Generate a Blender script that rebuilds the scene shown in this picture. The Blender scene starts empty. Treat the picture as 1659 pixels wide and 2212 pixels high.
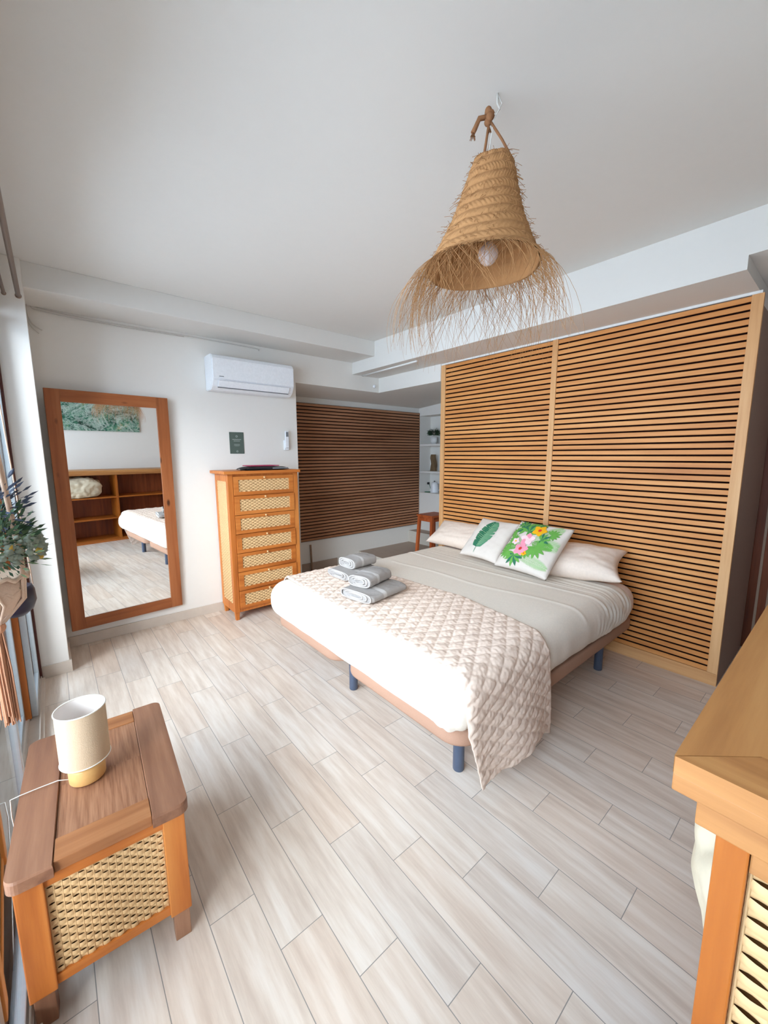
import bpy, bmesh, math, random
from mathutils import Vector, Matrix, noise
random.seed(7)
C = bpy.context.scene.collection
S = bpy.context.scene
PI = math.pi
# ------------------------------------------------------------------ camera
pitch, roll, yaw = -0.1438, -0.0036, 0.6986
fw = Vector((math.sin(yaw)*math.cos(pitch), math.cos(yaw)*math.cos(pitch), math.sin(pitch)))
rt = Vector((math.cos(yaw), -math.sin(yaw), 0)); up = rt.cross(fw)
r2 = math.cos(roll)*rt+math.sin(roll)*up; u2 = -math.sin(roll)*rt+math.cos(roll)*up
cam_d = bpy.data.cameras.new('camera'); cam = bpy.data.objects.new('camera', cam_d); C.objects.link(cam)
m = Matrix((r2, u2, -fw)).transposed().to_4x4(); m.translation = Vector((0, 0, 1.5)); cam.matrix_world = m
cam_d.sensor_fit = 'HORIZONTAL'; cam_d.sensor_width = 36; cam_d.lens = 36*857.79/1659
cam_d.clip_start = 0.02; cam_d.clip_end = 100
S.camera = cam
# ------------------------------------------------------------------ world, light, exposure
SKY = 10.2
w = bpy.data.worlds.new('sky'); S.world = w; w.use_nodes = True
nt = w.node_tree; bg = nt.nodes['Background']
bg.inputs['Color'].default_value = (0.74, 0.91, 1.13, 1); bg.inputs['Strength'].default_value = SKY
S.view_settings.view_transform = 'Standard'; S.view_settings.look = 'None'
S.view_settings.exposure = 0.06; S.view_settings.gamma = 1.0; S.view_settings.use_curve_mapping = False
def portal(loc, sx, sy, rot):
    l = bpy.data.lights.new('window_portal', 'AREA'); l.shape = 'RECTANGLE'; l.size = sx; l.size_y = sy
    l.cycles.is_portal = True
    o = bpy.data.objects.new('window_portal', l); C.objects.link(o); o.location = loc; o.rotation_euler = rot
portal((-0.30, 1.55, 1.25), 2.5, 3.7, (0, -PI/2, 0))
sun = bpy.data.lights.new('sun', 'SUN'); sun.energy = 4.0; sun.angle = math.radians(32); sun.color = (.96, .98, 1)
so = bpy.data.objects.new('sun', sun); C.objects.link(so)
so.rotation_euler = Vector((0.74, 0.58, -0.46)).to_track_quat('-Z', 'Y').to_euler(); so.location = (-3, 0, 4)

# ------------------------------------------------------------------ materials
def lin(c): return tuple((x/12.92 if x <= .04045 else ((x+.055)/1.055)**2.4) for x in c)
def rgb(r, g, b): return lin((r/255, g/255, b/255))+(1,)
class NT:
    def __init__(s, name, rough=.6, spec=.3):
        s.m = bpy.data.materials.new(name); s.m.use_nodes = True; s.t = s.m.node_tree
        s.b = s.t.nodes['Principled BSDF']; s.b.inputs['Roughness'].default_value = rough
        s.b.inputs['Specular IOR Level'].default_value = spec
    def n(s, typ, **k):
        x = s.t.nodes.new(typ)
        for a, v in k.items(): setattr(x, a, v)
        return x
    def l(s, a, b): s.t.links.new(a, b)
    def math(s, op, a, b=None):
        x = s.n('ShaderNodeMath', operation=op)
        for i, v in enumerate((a, b)):
            if v is None: continue
            if isinstance(v, (int, float)): x.inputs[i].default_value = v
            else: s.l(v, x.inputs[i])
        return x.outputs[0]
    def coord(s, scale=(1, 1, 1), rot=(0, 0, 0)):
        tc = s.n('ShaderNodeTexCoord'); mp = s.n('ShaderNodeMapping')
        mp.inputs['Scale'].default_value = scale; mp.inputs['Rotation'].default_value = rot
        s.l(tc.outputs['Object'], mp.inputs['Vector']); return mp.outputs[0]
    def noise(s, vec, scale, detail=4, rough=.55):
        x = s.n('ShaderNodeTexNoise'); x.inputs['Scale'].default_value = scale
        x.inputs['Detail'].default_value = detail; x.inputs['Roughness'].default_value = rough
        if vec is not None: s.l(vec, x.inputs['Vector'])
        return x.outputs['Fac']
    def ramp(s, fac, stops):
        x = s.n('ShaderNodeValToRGB'); e = x.color_ramp.elements
        while len(e) < len(stops): e.new(.5)
        for i, (p, c) in enumerate(stops): e[i].position = p; e[i].color = c
        s.l(fac, x.inputs[0]); return x.outputs[0]
    def bump(s, h, strength=.3, dist=.01):
        x = s.n('ShaderNodeBump'); x.inputs['Strength'].default_value = strength
        x.inputs['Distance'].default_value = dist; s.l(h, x.inputs['Height'])
        s.l(x.outputs[0], s.b.inputs['Normal'])
    def col(s, c): s.l(c, s.b.inputs['Base Color'])
M = {}
def plain(name, c, rough=.6, spec=.3, metal=0, bump=0, bscale=60, var=.93):
    k = NT(name, rough, spec); k.b.inputs['Base Color'].default_value = c; k.b.inputs['Metallic'].default_value = metal
    v = k.noise(k.coord(), bscale)
    c2 = tuple(x*var for x in c[:3])+(1,)
    k.col(k.ramp(v, [(.3, c2), (.7, c)]))
    if bump: k.bump(v, bump, .004)
    M[name] = k.m; return k.m
def wood(name, dark, mid, light, axis, scale=1.0, rough=.45, knots=False, spec=.35):
    k = NT(name, rough, spec)
    sc = [26*scale]*3; sc['xyz'.index(axis)] = 1.6*scale
    v = k.coord(tuple(sc)); a = k.noise(v, 1.0, 6, .6)
    sc2 = [5*scale]*3; sc2['xyz'.index(axis)] = .7*scale
    b = k.noise(k.coord(tuple(sc2)), 1.0, 2, .5)
    f = k.math('ADD', k.math('MULTIPLY', a, .55), k.math('MULTIPLY', b, .45))
    c = k.ramp(f, [(.36, dark), (.5, mid), (.64, light)])
    if knots:
        vo = k.n('ShaderNodeTexVoronoi'); sc3 = [7.0]*3; sc3['xyz'.index(axis)] = 3.0
        k.l(k.coord(tuple(sc3)), vo.inputs['Vector']); vo.inputs['Scale'].default_value = 1.0
        kf = k.ramp(vo.outputs['Distance'], [(.06, (1, 1, 1, 1)), (.12, (0, 0, 0, 1))])
        mx = k.n('ShaderNodeMix', data_type='RGBA'); k.l(kf, mx.inputs['Factor']); k.l(c, mx.inputs[6])
        mx.inputs[7].default_value = tuple(x*.35 for x in dark[:3])+(1,); c = mx.outputs[2]
    k.col(c); k.bump(a, .12, .002); M[name] = k.m; return k.m
for ax in 'xyz':
    wood('teak_'+ax, rgb(158, 84, 32), rgb(188, 108, 46), rgb(204, 128, 62), ax)
    wood('slat_'+ax, rgb(190, 120, 62), rgb(212, 142, 78), rgb(226, 160, 96), ax, rough=.5)
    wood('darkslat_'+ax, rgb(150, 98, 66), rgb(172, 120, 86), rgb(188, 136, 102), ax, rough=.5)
    wood('stile_'+ax, rgb(200, 144, 92), rgb(216, 162, 108), rgb(228, 178, 126), ax, rough=.5)
    wood('pine_'+ax, rgb(128, 70, 36), rgb(154, 88, 48), rgb(170, 104, 62), ax, knots=True)
    wood('desk_'+ax, rgb(150, 96, 52), rgb(176, 120, 68), rgb(194, 140, 84), ax)
    wood('deskpost_'+ax, rgb(134, 68, 16), rgb(158, 84, 22), rgb(174, 98, 32), ax)
    wood('worn_'+ax, rgb(118, 78, 58), rgb(146, 102, 76), rgb(172, 128, 100), ax, scale=.8)
    wood('red_'+ax, rgb(96, 44, 22), rgb(124, 60, 30), rgb(146, 76, 40), ax)
    wood('toprail_'+ax, rgb(136, 84, 50), rgb(162, 106, 66), rgb(180, 126, 82), ax)
    wood('stool_'+ax, rgb(140, 62, 26), rgb(172, 82, 38), rgb(190, 98, 50), ax)
plain('white_wall', rgb(231, 226, 219), .85, .1, bump=.04, bscale=22, var=.99)
plain('ceiling_paint', rgb(222, 218, 212), .9, .1, bump=.03, bscale=22, var=.99)
plain('black_back', rgb(30, 12, 8), .9, .05)
plain('cane', rgb(216, 176, 126), .55, .3, bscale=25)
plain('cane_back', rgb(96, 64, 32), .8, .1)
plain('white_plastic', rgb(236, 237, 240), .35, .4)
plain('grey_plastic', rgb(120, 122, 126), .4, .4)
plain('dark_plastic', rgb(34, 32, 36), .45, .4)
plain('base_fabric', rgb(172, 134, 112), .85, .1, bump=.2, bscale=250)
plain('leg_metal', rgb(78, 88, 108), .4, .5, metal=.2)
plain('sheet', rgb(232, 220, 205), .7, .25, bscale=90)
plain('under_sheet', rgb(222, 200, 188), .8, .15)
plain('quilt', rgb(228, 204, 186), .75, .2, bump=.12, bscale=160)
plain('pillowcase', rgb(232, 210, 192), .75, .2)
plain('cushion', rgb(220, 206, 193), .8, .15, bump=.15, bscale=300)
plain('towel', rgb(164, 156, 150), .95, .05, bump=.9, bscale=320)
plain('towel_band', rgb(184, 176, 170), .9, .05, bump=.3, bscale=400)
plain('leaf_green', rgb(52, 112, 82), .7, .15); plain('leaf_mid', rgb(86, 140, 106), .7, .15)
plain('leaf_pale', rgb(170, 194, 142), .8, .1); plain('leaf_lime', rgb(106, 164, 74), .7, .15)
plain('petal_pink', rgb(240, 150, 168), .7, .15); plain('petal_pale', rgb(246, 208, 208), .7, .15)
plain('petal_yellow', rgb(244, 176, 30), .7, .15); plain('petal_red', rgb(214, 62, 50), .7, .15)
plain('sign_green', rgb(88, 100, 92), .6, .2); plain('sign_ink', rgb(178, 186, 180), .6, .2)
plain('esparto', rgb(176, 128, 84), .85, .15, bump=.5, bscale=120)
plain('esparto_dark', rgb(150, 98, 54), .85, .1)
plain('rope', rgb(150, 104, 72), .9, .1, bump=.4, bscale=200)
plain('pot_black', rgb(34, 26, 44), .4, .4); plain('pot_white', rgb(228, 226, 224), .5, .3)
plain('foliage', rgb(62, 84, 60), .6, .2); plain('foliage_light', rgb(120, 142, 104), .6, .2)
plain('foliage_blue', rgb(72, 80, 98), .6, .2); plain('bloom_yellow', rgb(196, 160, 70), .7, .2); plain('bloom_grey', rgb(140, 148, 132), .7, .2)
plain('macrame', rgb(226, 196, 172), .85, .1, bump=.4, bscale=220); plain('macrame_dark', rgb(206, 150, 118), .85, .1)
plain('aluminium', rgb(176, 182, 186), .35, .5, metal=.4); plain('frame_brown', rgb(86, 46, 40), .5, .3)
plain('rod_bronze', rgb(132, 110, 94), .4, .5, metal=.3)
plain('tile_skirt', rgb(206, 192, 178), .5, .3, bscale=18)
plain('tile_step', rgb(172, 152, 136), .5, .3, bscale=12); plain('tile_riser_lit', rgb(206, 198, 186), .5, .3)  # riser tone is step tile with window light put into the colour
plain('balcony_tile', rgb(214, 196, 184), .7, .2); plain('parapet', rgb(232, 230, 226), .8, .1)
plain('shade_fabric', rgb(206, 180, 150), .8, .15, bump=.2, bscale=350)
plain('lamp_base', rgb(214, 166, 104), .4, .35); plain('shade_rim', rgb(232, 226, 214), .7, .2)
plain('cable_white', rgb(214, 208, 200), .6, .2); plain('duvet', rgb(208, 192, 166), .85, .1)
plain('bag_black', rgb(18, 16, 18), .5, .3); plain('bag_magenta', rgb(170, 60, 90), .6, .2)
plain('stone', rgb(120, 96, 70), .8, .2, bump=.8, bscale=40); plain('batten', rgb(150, 120, 98), .6, .2)
plain('conduit', rgb(232, 230, 226), .6, .2); plain('end_panel', rgb(158, 132, 118), .7, .2)
plain('door_edge', rgb(176, 150, 128), .5, .3); plain('crack', rgb(150, 140, 128), .9, .05)
k = NT('shade_inner', .8, .1); k.b.inputs['Base Color'].default_value = rgb(236, 228, 222); M['shade_inner'] = k.m
k = NT('mirror_glass', .0, .5); k.b.inputs['Base Color'].default_value = (.93, .94, .93, 1); k.b.inputs['Metallic'].default_value = 1; M['mirror_glass'] = k.m
k = NT('glass'); t = k.t; g = k.n('ShaderNodeBsdfGlossy'); g.inputs['Roughness'].default_value = .02
tr = k.n('ShaderNodeBsdfTransparent'); tr.inputs[0].default_value = (.95, .97, .97, 1); fr = k.n('ShaderNodeFresnel'); fr.inputs[0].default_value = 1.25
mx = k.n('ShaderNodeMixShader'); k.l(fr.outputs[0], mx.inputs[0]); k.l(tr.outputs[0], mx.inputs[1]); k.l(g.outputs[0], mx.inputs[2])
k.l(mx.outputs[0], t.nodes['Material Output'].inputs['Surface']); M['glass'] = k.m
k = NT('bulb_glass', .08, .6); k.b.inputs['Base Color'].default_value = rgb(238, 226, 224); k.b.inputs['Transmission Weight'].default_value = .35; M['bulb_glass'] = k.m
# diagonal veneer in the middle of the bedside top
for nm, an in (('veneer_a', .9), ('veneer_b', -.9)):
    k = NT(nm, .45, .35); v = k.coord((160, 8, 20), (0, 0, an)); a = k.noise(v, 1.0, 3)
    k.col(k.ramp(a, [(.35, rgb(132, 88, 62)), (.5, rgb(148, 102, 74)), (.65, rgb(160, 114, 84))])); M[nm] = k.m
# wood-look tiles: 14.7 cm wide, 60 cm long, running along Y, each row shifted by a third
k = NT('floor_tiles', .38, .45)
tc = k.n('ShaderNodeTexCoord'); sp = k.n('ShaderNodeSeparateXYZ'); k.l(tc.outputs['Object'], sp.inputs[0])
u = k.math('DIVIDE', k.math('SUBTRACT', sp.outputs[0], .405), .147); kk = k.math('FLOOR', u); fu = k.math('FRACT', u)
v = k.math('DIVIDE', k.math('ADD', k.math('SUBTRACT', sp.outputs[1], 1.58), k.math('MULTIPLY', kk, .2065)), .6)
jj = k.math('FLOOR', v); fv = k.math('FRACT', v)
du = k.math('MULTIPLY', k.math('MINIMUM', fu, k.math('SUBTRACT', 1.0, fu)), .147)
dv = k.math('MULTIPLY', k.math('MINIMUM', fv, k.math('SUBTRACT', 1.0, fv)), .6)
dd = k.math('MINIMUM', du, dv); grout = k.math('LESS_THAN', dd, .0012)
cb = k.n('ShaderNodeCombineXYZ'); k.l(kk, cb.inputs[0]); k.l(jj, cb.inputs[1])
wn = k.n('ShaderNodeTexWhiteNoise', noise_dimensions='2D'); k.l(cb.outputs[0], wn.inputs['Vector'])
cb2 = k.n('ShaderNodeCombineXYZ'); k.l(k.math('ADD', k.math('MULTIPLY', sp.outputs[0], 26.0), k.math('MULTIPLY', wn.outputs['Value'], 40.0)), cb2.inputs[0])
k.l(k.math('MULTIPLY', sp.outputs[1], 2.2), cb2.inputs[1]); k.l(k.math('MULTIPLY', wn.outputs['Value'], 9.0), cb2.inputs[2])
gr = k.noise(cb2.outputs[0], 1.0, 6, .62)
base = k.ramp(gr, [(.32, rgb(200, 183, 168)), (.5, rgb(217, 203, 189)), (.66, rgb(227, 217, 206))])
tint = k.ramp(wn.outputs['Value'], [(0, rgb(250, 240, 232)), (.5, rgb(255, 251, 247)), (1, rgb(248, 245, 243))])
mx = k.n('ShaderNodeMix', data_type='RGBA', blend_type='MULTIPLY'); mx.inputs['Factor'].default_value = 1
k.l(base, mx.inputs[6]); k.l(tint, mx.inputs[7])
mg = k.n('ShaderNodeMix', data_type='RGBA'); k.l(grout, mg.inputs['Factor']); k.l(mx.outputs[2], mg.inputs[6]); mg.inputs[7].default_value = rgb(140, 132, 124)
k.col(mg.outputs[2]); k.bump(k.math('SUBTRACT', gr, k.math('MULTIPLY', grout, 2.0)), .12, .002); M['floor_tiles'] = k.m
# sea-foam photograph print
k = NT('sea_print', .4, .3)
v = k.coord((3.2, 1, 3.2)); wv = k.noise(v, 1.6, 7, .7)
fo = None
for sc_, th_ in ((2.6, .030), (6.0, .040), (13.0, .05)):
    n2 = k.n('ShaderNodeTexNoise'); n2.inputs['Scale'].default_value = sc_; n2.inputs['Detail'].default_value = 6; n2.inputs['Roughness'].default_value = .65; n2.inputs['Distortion'].default_value = .5
    k.l(k.coord((1, 1, 1.2)), n2.inputs['Vector']); rdg = k.math('ABSOLUTE', k.math('SUBTRACT', n2.outputs['Fac'], .5))
    fl = k.math('SUBTRACT', 1.0, k.math('MINIMUM', 1.0, k.math('DIVIDE', rdg, th_)))
    fo = fl if fo is None else k.math('MAXIMUM', fo, k.math('MULTIPLY', fl, .7))
fo = k.math('MULTIPLY', fo, .75)
sea = k.ramp(wv, [(.34, rgb(40, 38, 34)), (.46, rgb(44, 92, 74)), (.56, rgb(78, 134, 108)), (.66, rgb(150, 136, 92))])
mx = k.n('ShaderNodeMix', data_type='RGBA'); k.l(fo, mx.inputs['Factor']); k.l(sea, mx.inputs[6]); mx.inputs[7].default_value = rgb(206, 216, 206); k.col(mx.outputs[2]); M['sea_print'] = k.m

# ------------------------------------------------------------------ mesh helpers
def bm_(): return bmesh.new()
def box(bm, x0, x1, y0, y1, z0, z1, bev=0, mi=0, seg=2):
    b = bmesh.new(); bmesh.ops.create_cube(b, size=1)
    for v in b.verts: v.co = Vector(((x0+x1)/2+v.co.x*(x1-x0), (y0+y1)/2+v.co.y*(y1-y0), (z0+z1)/2+v.co.z*(z1-z0)))
    if bev: bmesh.ops.bevel(b, geom=b.edges[:], offset=bev, segments=seg, affect='EDGES', profile=.6)
    join(bm, b, mi)
def join(bm, b, mi=None, mat=None):
    vm = {}
    for v in b.verts: vm[v] = bm.verts.new(mat @ v.co if mat else v.co)
    for f in b.faces:
        try:
            nf = bm.faces.new([vm[v] for v in f.verts]); nf.smooth = f.smooth; nf.material_index = f.material_index if mi is None else mi
        except ValueError: pass
    b.free()
def tube(bm, pts, r, n=8, mi=0, cap=True, taper=None):
    pts = [Vector(p) for p in pts]; rings = []; prev = None
    for i, p in enumerate(pts):
        t = (pts[min(i+1, len(pts)-1)]-pts[max(i-1, 0)]).normalized()
        if prev is None: a = t.orthogonal().normalized()
        else: a = (prev-t*prev.dot(t)); a = a.normalized() if a.length > 1e-6 else t.orthogonal().normalized()
        prev = a; b = t.cross(a); rr = r if taper is None else r*taper[i]
        rings.append([bm.verts.new(p+rr*(math.cos(2*PI*j/n)*a+math.sin(2*PI*j/n)*b)) for j in range(n)])
    for i in range(len(rings)-1):
        for j in range(n):
            f = bm.faces.new((rings[i][j], rings[i][(j+1) % n], rings[i+1][(j+1) % n], rings[i+1][j])); f.smooth = True; f.material_index = mi
    if cap:
        for rg in (rings[0][::-1], rings[-1]):
            f = bm.faces.new(rg); f.material_index = mi
def lathe(bm, prof, c=(0, 0, 0), n=32, mi=0, close=False):
    c = Vector(c); rg = [[bm.verts.new(c+Vector((r*math.cos(2*PI*j/n), r*math.sin(2*PI*j/n), z))) for j in range(n)] for r, z in prof]
    for i in range(len(rg)-1):
        for j in range(n):
            f = bm.faces.new((rg[i][j], rg[i][(j+1) % n], rg[i+1][(j+1) % n], rg[i+1][j])); f.smooth = True; f.material_index = mi
    if close:
        bm.faces.new(rg[0][::-1]); bm.faces.new(rg[-1])
def grid(bm, fn, nu, nv, mi=0, smooth=True, keep=None):
    vs = [[bm.verts.new(fn(i/nu, j/nv)) for j in range(nv+1)] for i in range(nu+1)]
    for i in range(nu):
        for j in range(nv):
            if keep and not keep((i+.5)/nu, (j+.5)/nv): continue
            f = bm.faces.new((vs[i][j], vs[i+1][j], vs[i+1][j+1], vs[i][j+1])); f.smooth = smooth; f.material_index = mi
    return vs
def obj(name, bm, mats, parent=None, loc=None, recalc=True):
    if recalc: bmesh.ops.recalc_face_normals(bm, faces=bm.faces[:])
    me = bpy.data.meshes.new(name); bm.to_mesh(me); bm.free()
    for mt in (mats if isinstance(mats, (list, tuple)) else [mats]): me.materials.append(M[mt])
    o = bpy.data.objects.new(name, me); C.objects.link(o)
    if parent: o.parent = parent
    if loc: o.location = loc
    return o
def thing(name, label, cat, loc=(0, 0, 0), rz=0, group=None):
    o = bpy.data.objects.new(name, None); C.objects.link(o); o.location = loc; o.rotation_euler = (0, 0, rz)
    o.empty_display_size = .05; o['label'] = label; o['category'] = cat
    if group: o['group'] = group
    return o
def tag(o, label, cat, group=None):
    o['label'] = label; o['category'] = cat
    if group: o['group'] = group
    return o
def struct(name, bm, mats): o = obj(name, bm, mats); o['kind'] = 'structure'; return o
def sbox(name, mat, *boxes, bev=0):
    bm = bm_()
    for b in boxes: box(bm, *b, bev=bev)
    return struct(name, bm, mat)
def cbox(name, mat, parent, *b, bev=.002):
    bm = bm_(); box(bm, *b, bev=bev); return obj(name, bm, mat, parent)

# ------------------------------------------------------------------ room shell
YB, YA, XA, ZC = 3.863, 4.44, 4.44, 2.69
sbox('floor', 'floor_tiles', (-.29, 5.3, -.45, 4.6, -.1, 0))
sbox('ceiling', 'ceiling_paint', (-.45, 5.3, -.45, 4.6, ZC, ZC+.15))
sbox('wall_back', 'white_wall', (-.45, 2.049, YB, 4.6, 0, ZC))
sbox('wall_pillar', 'white_wall', (-.45, -.014, 3.42, YB, 0, ZC), bev=.004)
sbox('wall_alcove_back', 'white_wall', (2.049, 5.0, YA, 4.6, 0, ZC))
sbox('trim_1', 'ceiling_paint', (-.45, 2.778, 3.455, YB, 2.538, ZC), bev=.003)          # beam along the back wall
sbox('trim_2', 'ceiling_paint', (2.778, 5.0, .468, YB, 2.412, ZC), (2.778, 5.0, -.3, .4679, 2.48, ZC))   # bulkhead above the slatted wall
sbox('trim_3', 'white_wall', (2.049, 5.0, YB, YA, 2.25, ZC))
sbox('trim_4', 'white_wall', (3.168, 5.0, 2.862, YB, 2.243, 2.412))
bm = bm_()                                                                                # sloping ceiling of the alcove
for x0, x1 in ((2.049, 4.8),):
    vs = [bm.verts.new(p) for p in ((x0, YB, 2.243), (x1, YB, 2.243), (x1, YA, 2.195), (x0, YA, 2.195), (x0, YB, 2.25), (x1, YB, 2.25), (x1, YA, 2.25), (x0, YA, 2.25))]
    for f in ((0, 1, 2, 3), (4, 5, 6, 7), (0, 1, 5, 4), (2, 3, 7, 6), (1, 2, 6, 5), (0, 3, 7, 4)): bm.faces.new([vs[i] for i in f])
struct('trim_5', bm, 'white_wall')
bm = bm_(); tube(bm, [(2.902, 3.83, 2.408), (2.868, 2.90, 2.408)], .011, 8); struct('trim_6', bm, 'conduit')
# right wall of the alcove with its recessed niche and shelves
sbox('wall_alcove_right', 'white_wall', (XA, 5.0, 2.0, 3.45, 0, 2.41), (XA, 5.0, 3.45, YA, 0, .91), (XA, 5.0, 3.45, YA, 2.08, 2.41),
     (XA, 5.0, 4.41, YA, .91, 2.08), (4.67, 5.0, 3.45, 4.41, .91, 2.08))
# partition block that carries the slatted wall
sbox('wall_partition', 'white_wall', (3.203, 3.985, .46, 2.862, 0, 2.412))
sbox('trim_7', 'end_panel', (3.203, 3.985, .446, .4599, .0, 2.33))
sbox('trim_8', 'conduit', (3.178, 3.2029, .455, 2.862, 2.397, 2.412))
sbox('wall_front', 'white_wall', (-.3, 5.2, -.45, -.30, 0, ZC))
sbox('wall_right', 'white_wall', (5.0, 5.2, -.45, 4.6, 0, ZC), (4.06, 5.0, -.30, 2.0, 2.35, 2.48))
sbox('wall_left', 'white_wall', (-.45, -.24, -.45, 3.42, 2.40, ZC), (-.45, -.17, -.45, -.28, 0, 2.40))
# skirtings
sbox('baseboard_back', 'tile_skirt', (-.014, 2.049, YB-.012, YB, 0, .083), bev=.0015)
sbox('baseboard_pillar', 'tile_skirt', (-.162, -.002, 3.408, 3.42, 0, .083), (-.014, -.002, 3.42, YB-.012, 0, .083))
sbox('baseboard_right', 'stile_y', (3.180, 3.2029, .446, 2.862, 0, .083))
sbox('baseboard_alcove', 'tile_step', (2.049, 2.89, YA-.015, YA, 0, .115))
# tiled steps at the back of the alcove, risers coloured paler as lit by the window
bm = bm_(); box(bm, 3.26, XA, 3.25, YA, 0, .145); 
for f in bm.faces:
    if f.calc_center_median().x < 3.261: f.material_index = 1
struct('trim_9', bm, ['tile_step', 'tile_riser_lit'])
bm = bm_(); box(bm, 4.235, XA, 3.6, YA, .145, .322)
for f in bm.faces:
    if f.calc_center_median().x < 4.236: f.material_index = 1
struct('trim_10', bm, ['tile_step', 'tile_riser_lit'])
# dark wooden door beyond the partition
def wood_door():
    t = bm_(); box(t, 4.03, 4.06, .40, .52, 0, 2.35, .002); box(t, 4.03, 4.06, -.29, .33, 0, 2.35, .002)
    o = struct('door_1', t, 'red_z')
    cbox('door_edge', 'door_edge', o, 4.012, 4.03, .385, .40, 0, 2.35, bev=.001)
    cbox('door_frame', 'red_z', o, 4.02, 4.06, .34, .385, 0, 2.35, bev=.001)
    cbox('door_edge', 'door_edge', o, 4.008, 4.03, .327, .34, 0, 2.35, bev=.001)
wood_door()
# ------------------------------------------------------------------ glazed balcony door on the left
def windows():
    bm = bm_(); box(bm, -.29, -.163, 3.385, 3.408, 0, 2.40, .003); box(bm, -.29, -.17, -.28, 3.385, 2.36, 2.40, .003)
    box(bm, -.29, -.17, -.28, -.24, 0, 2.36, .003)
    fr = struct('window_1', bm, 'frame_brown')
    bm = bm_(); box(bm, -.29, -.150, -.28, 3.385, 0, .022, .003); box(bm, -.172, -.166, -.24, 3.385, .022, .034); box(bm, -.222, -.216, -.24, 3.385, .022, .034)
    obj('track', bm, 'tile_skirt', fr)
    for y0, y1, xx in ((2.86, 3.383, -.190), (1.93, 2.85, -.245), (.97, 1.90, -.190), (.02, .96, -.245), (-.23, .01, -.190)):
        bm = bm_()
        for a in ((y0, y0+.035, .034, 2.34), (y1-.035, y1, .034, 2.34)): box(bm, xx-.014, xx+.014, a[0], a[1], a[2], a[3], .003)
        box(bm, xx-.0138, xx+.0138, y0+.0355, y1-.0355, .034, .085, .003); box(bm, xx-.0138, xx+.0138, y0+.0355, y1-.0355, 2.29, 2.34, .003)
        s = obj('sash', bm, 'aluminium', fr)
        cbox('pane', 'glass', s, xx-.002, xx+.002, y0+.035, y1-.035, .085, 2.29, bev=0)
    for y in (2.852, .962): cbox('post', 'teak_z', fr, -.258, -.2045, y-.0, y+.05, .03, 2.36, bev=.003)
windows()
sbox('trim_11', 'balcony_tile', (-1.7, -.291, -1.5, 5.0, -.12, -.02))
sbox('trim_12', 'parapet', (-1.8, -1.7, -1.5, 5.0, -.12, .95))

# ------------------------------------------------------------------ slatted wall panels
def slat_mesh(axis, a0, a1, z0, z1, front, depth, pitch=.0409, gap=.0120):
    bm = bm_(); n = int(round((z1-z0)/pitch)); p = (z1-z0+gap)/n
    for i in range(n):
        za = z0+i*p; zb = za+p-gap
        if axis == 'y': box(bm, front, front+depth, a0, a1, za, zb, .0012, seg=1)
        else: box(bm, a0, a1, front, front+depth, za, zb, .0012, seg=1)
    return bm
def slat_panel(y0, y1, lab, stiles):
    t = thing('slatted_panel', lab, 'wall panel', (3.19, (y0+y1)/2, .083), group='slatted panels behind the bed')
    L = Vector(t.location)
    def sh(bm):
        bmesh.ops.translate(bm, verts=bm.verts[:], vec=-L); return bm
    obj('slats', sh(slat_mesh('y', y0, y1, .085, 2.392, 3.184, .008)), 'slat_y', t)
    bm = bm_(); box(bm, 3.1921, 3.2028, y0, y1, .084, 2.395); obj('backing', sh(bm), 'black_back', t)
    for a, b in stiles:
        bm = bm_(); box(bm, 3.178, 3.2028, a, b, .084, 2.397, .0015); obj('stile', sh(bm), 'stile_z', t)
slat_panel(.500, 1.636, 'wide light oak slatted panel on the right of the bed wall, full height', [(.446, .500)])
slat_panel(1.681, 2.807, 'light oak slatted panel on the left half of the bed wall, by the alcove', [(1.636, 1.681), (2.807, 2.862)])
t = thing('slatted_panel', 'dark brown slatted wall panel at the back of the alcove, beside the chest', 'wall panel', (3.3, 4.43, .41))
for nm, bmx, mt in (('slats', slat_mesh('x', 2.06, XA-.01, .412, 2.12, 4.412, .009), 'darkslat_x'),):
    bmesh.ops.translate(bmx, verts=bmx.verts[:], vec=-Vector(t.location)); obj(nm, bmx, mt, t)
bm = bm_(); box(bm, 2.06, XA-.01, 4.4211, 4.439, .405, 2.125); bmesh.ops.translate(bm, verts=bm.verts[:], vec=-Vector(t.location)); obj('backing', bm, 'black_back', t)

# ------------------------------------------------------------------ woven cane panels
def weave(bm, o, U, V, w, h, rows, cols, amp=.0035, sub=4):
    """flat strands running along U, bulging over and under uprights spaced along U"""
    o, U, V = Vector(o), Vector(U), Vector(V); N = U.cross(V); rh = h/rows; n = cols*sub
    for r in range(rows):
        ph = PI*(r % 2); vc = (r+.5)*rh; hw = rh*.56*random.uniform(.95, 1.05); prev = None
        for i in range(n+1):
            x = w*i/n; d = amp*math.sin(PI*cols*i/n+ph); wob = rh*.05*math.sin(i*.7+r)
            q = 1-.20*max(0, -d/amp)
            a = [bm.verts.new(o+U*x+V*(vc+wob+s*hw*q)+N*(d-(abs(s)**2)*amp*.55)) for s in (-1, -.5, 0, .5, 1)]
            if prev:
                for j in range(4):
                    f = bm.faces.new((prev[j], a[j], a[j+1], prev[j+1])); f.smooth = True
            prev = a
    for c in range(cols+1):
        x = min(max(w*(c)/cols, .002), w-.002); p = o+U*x
        tube(bm, [p-N*amp*.2, p+V*h-N*amp*.2], amp*.5, 5)

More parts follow.
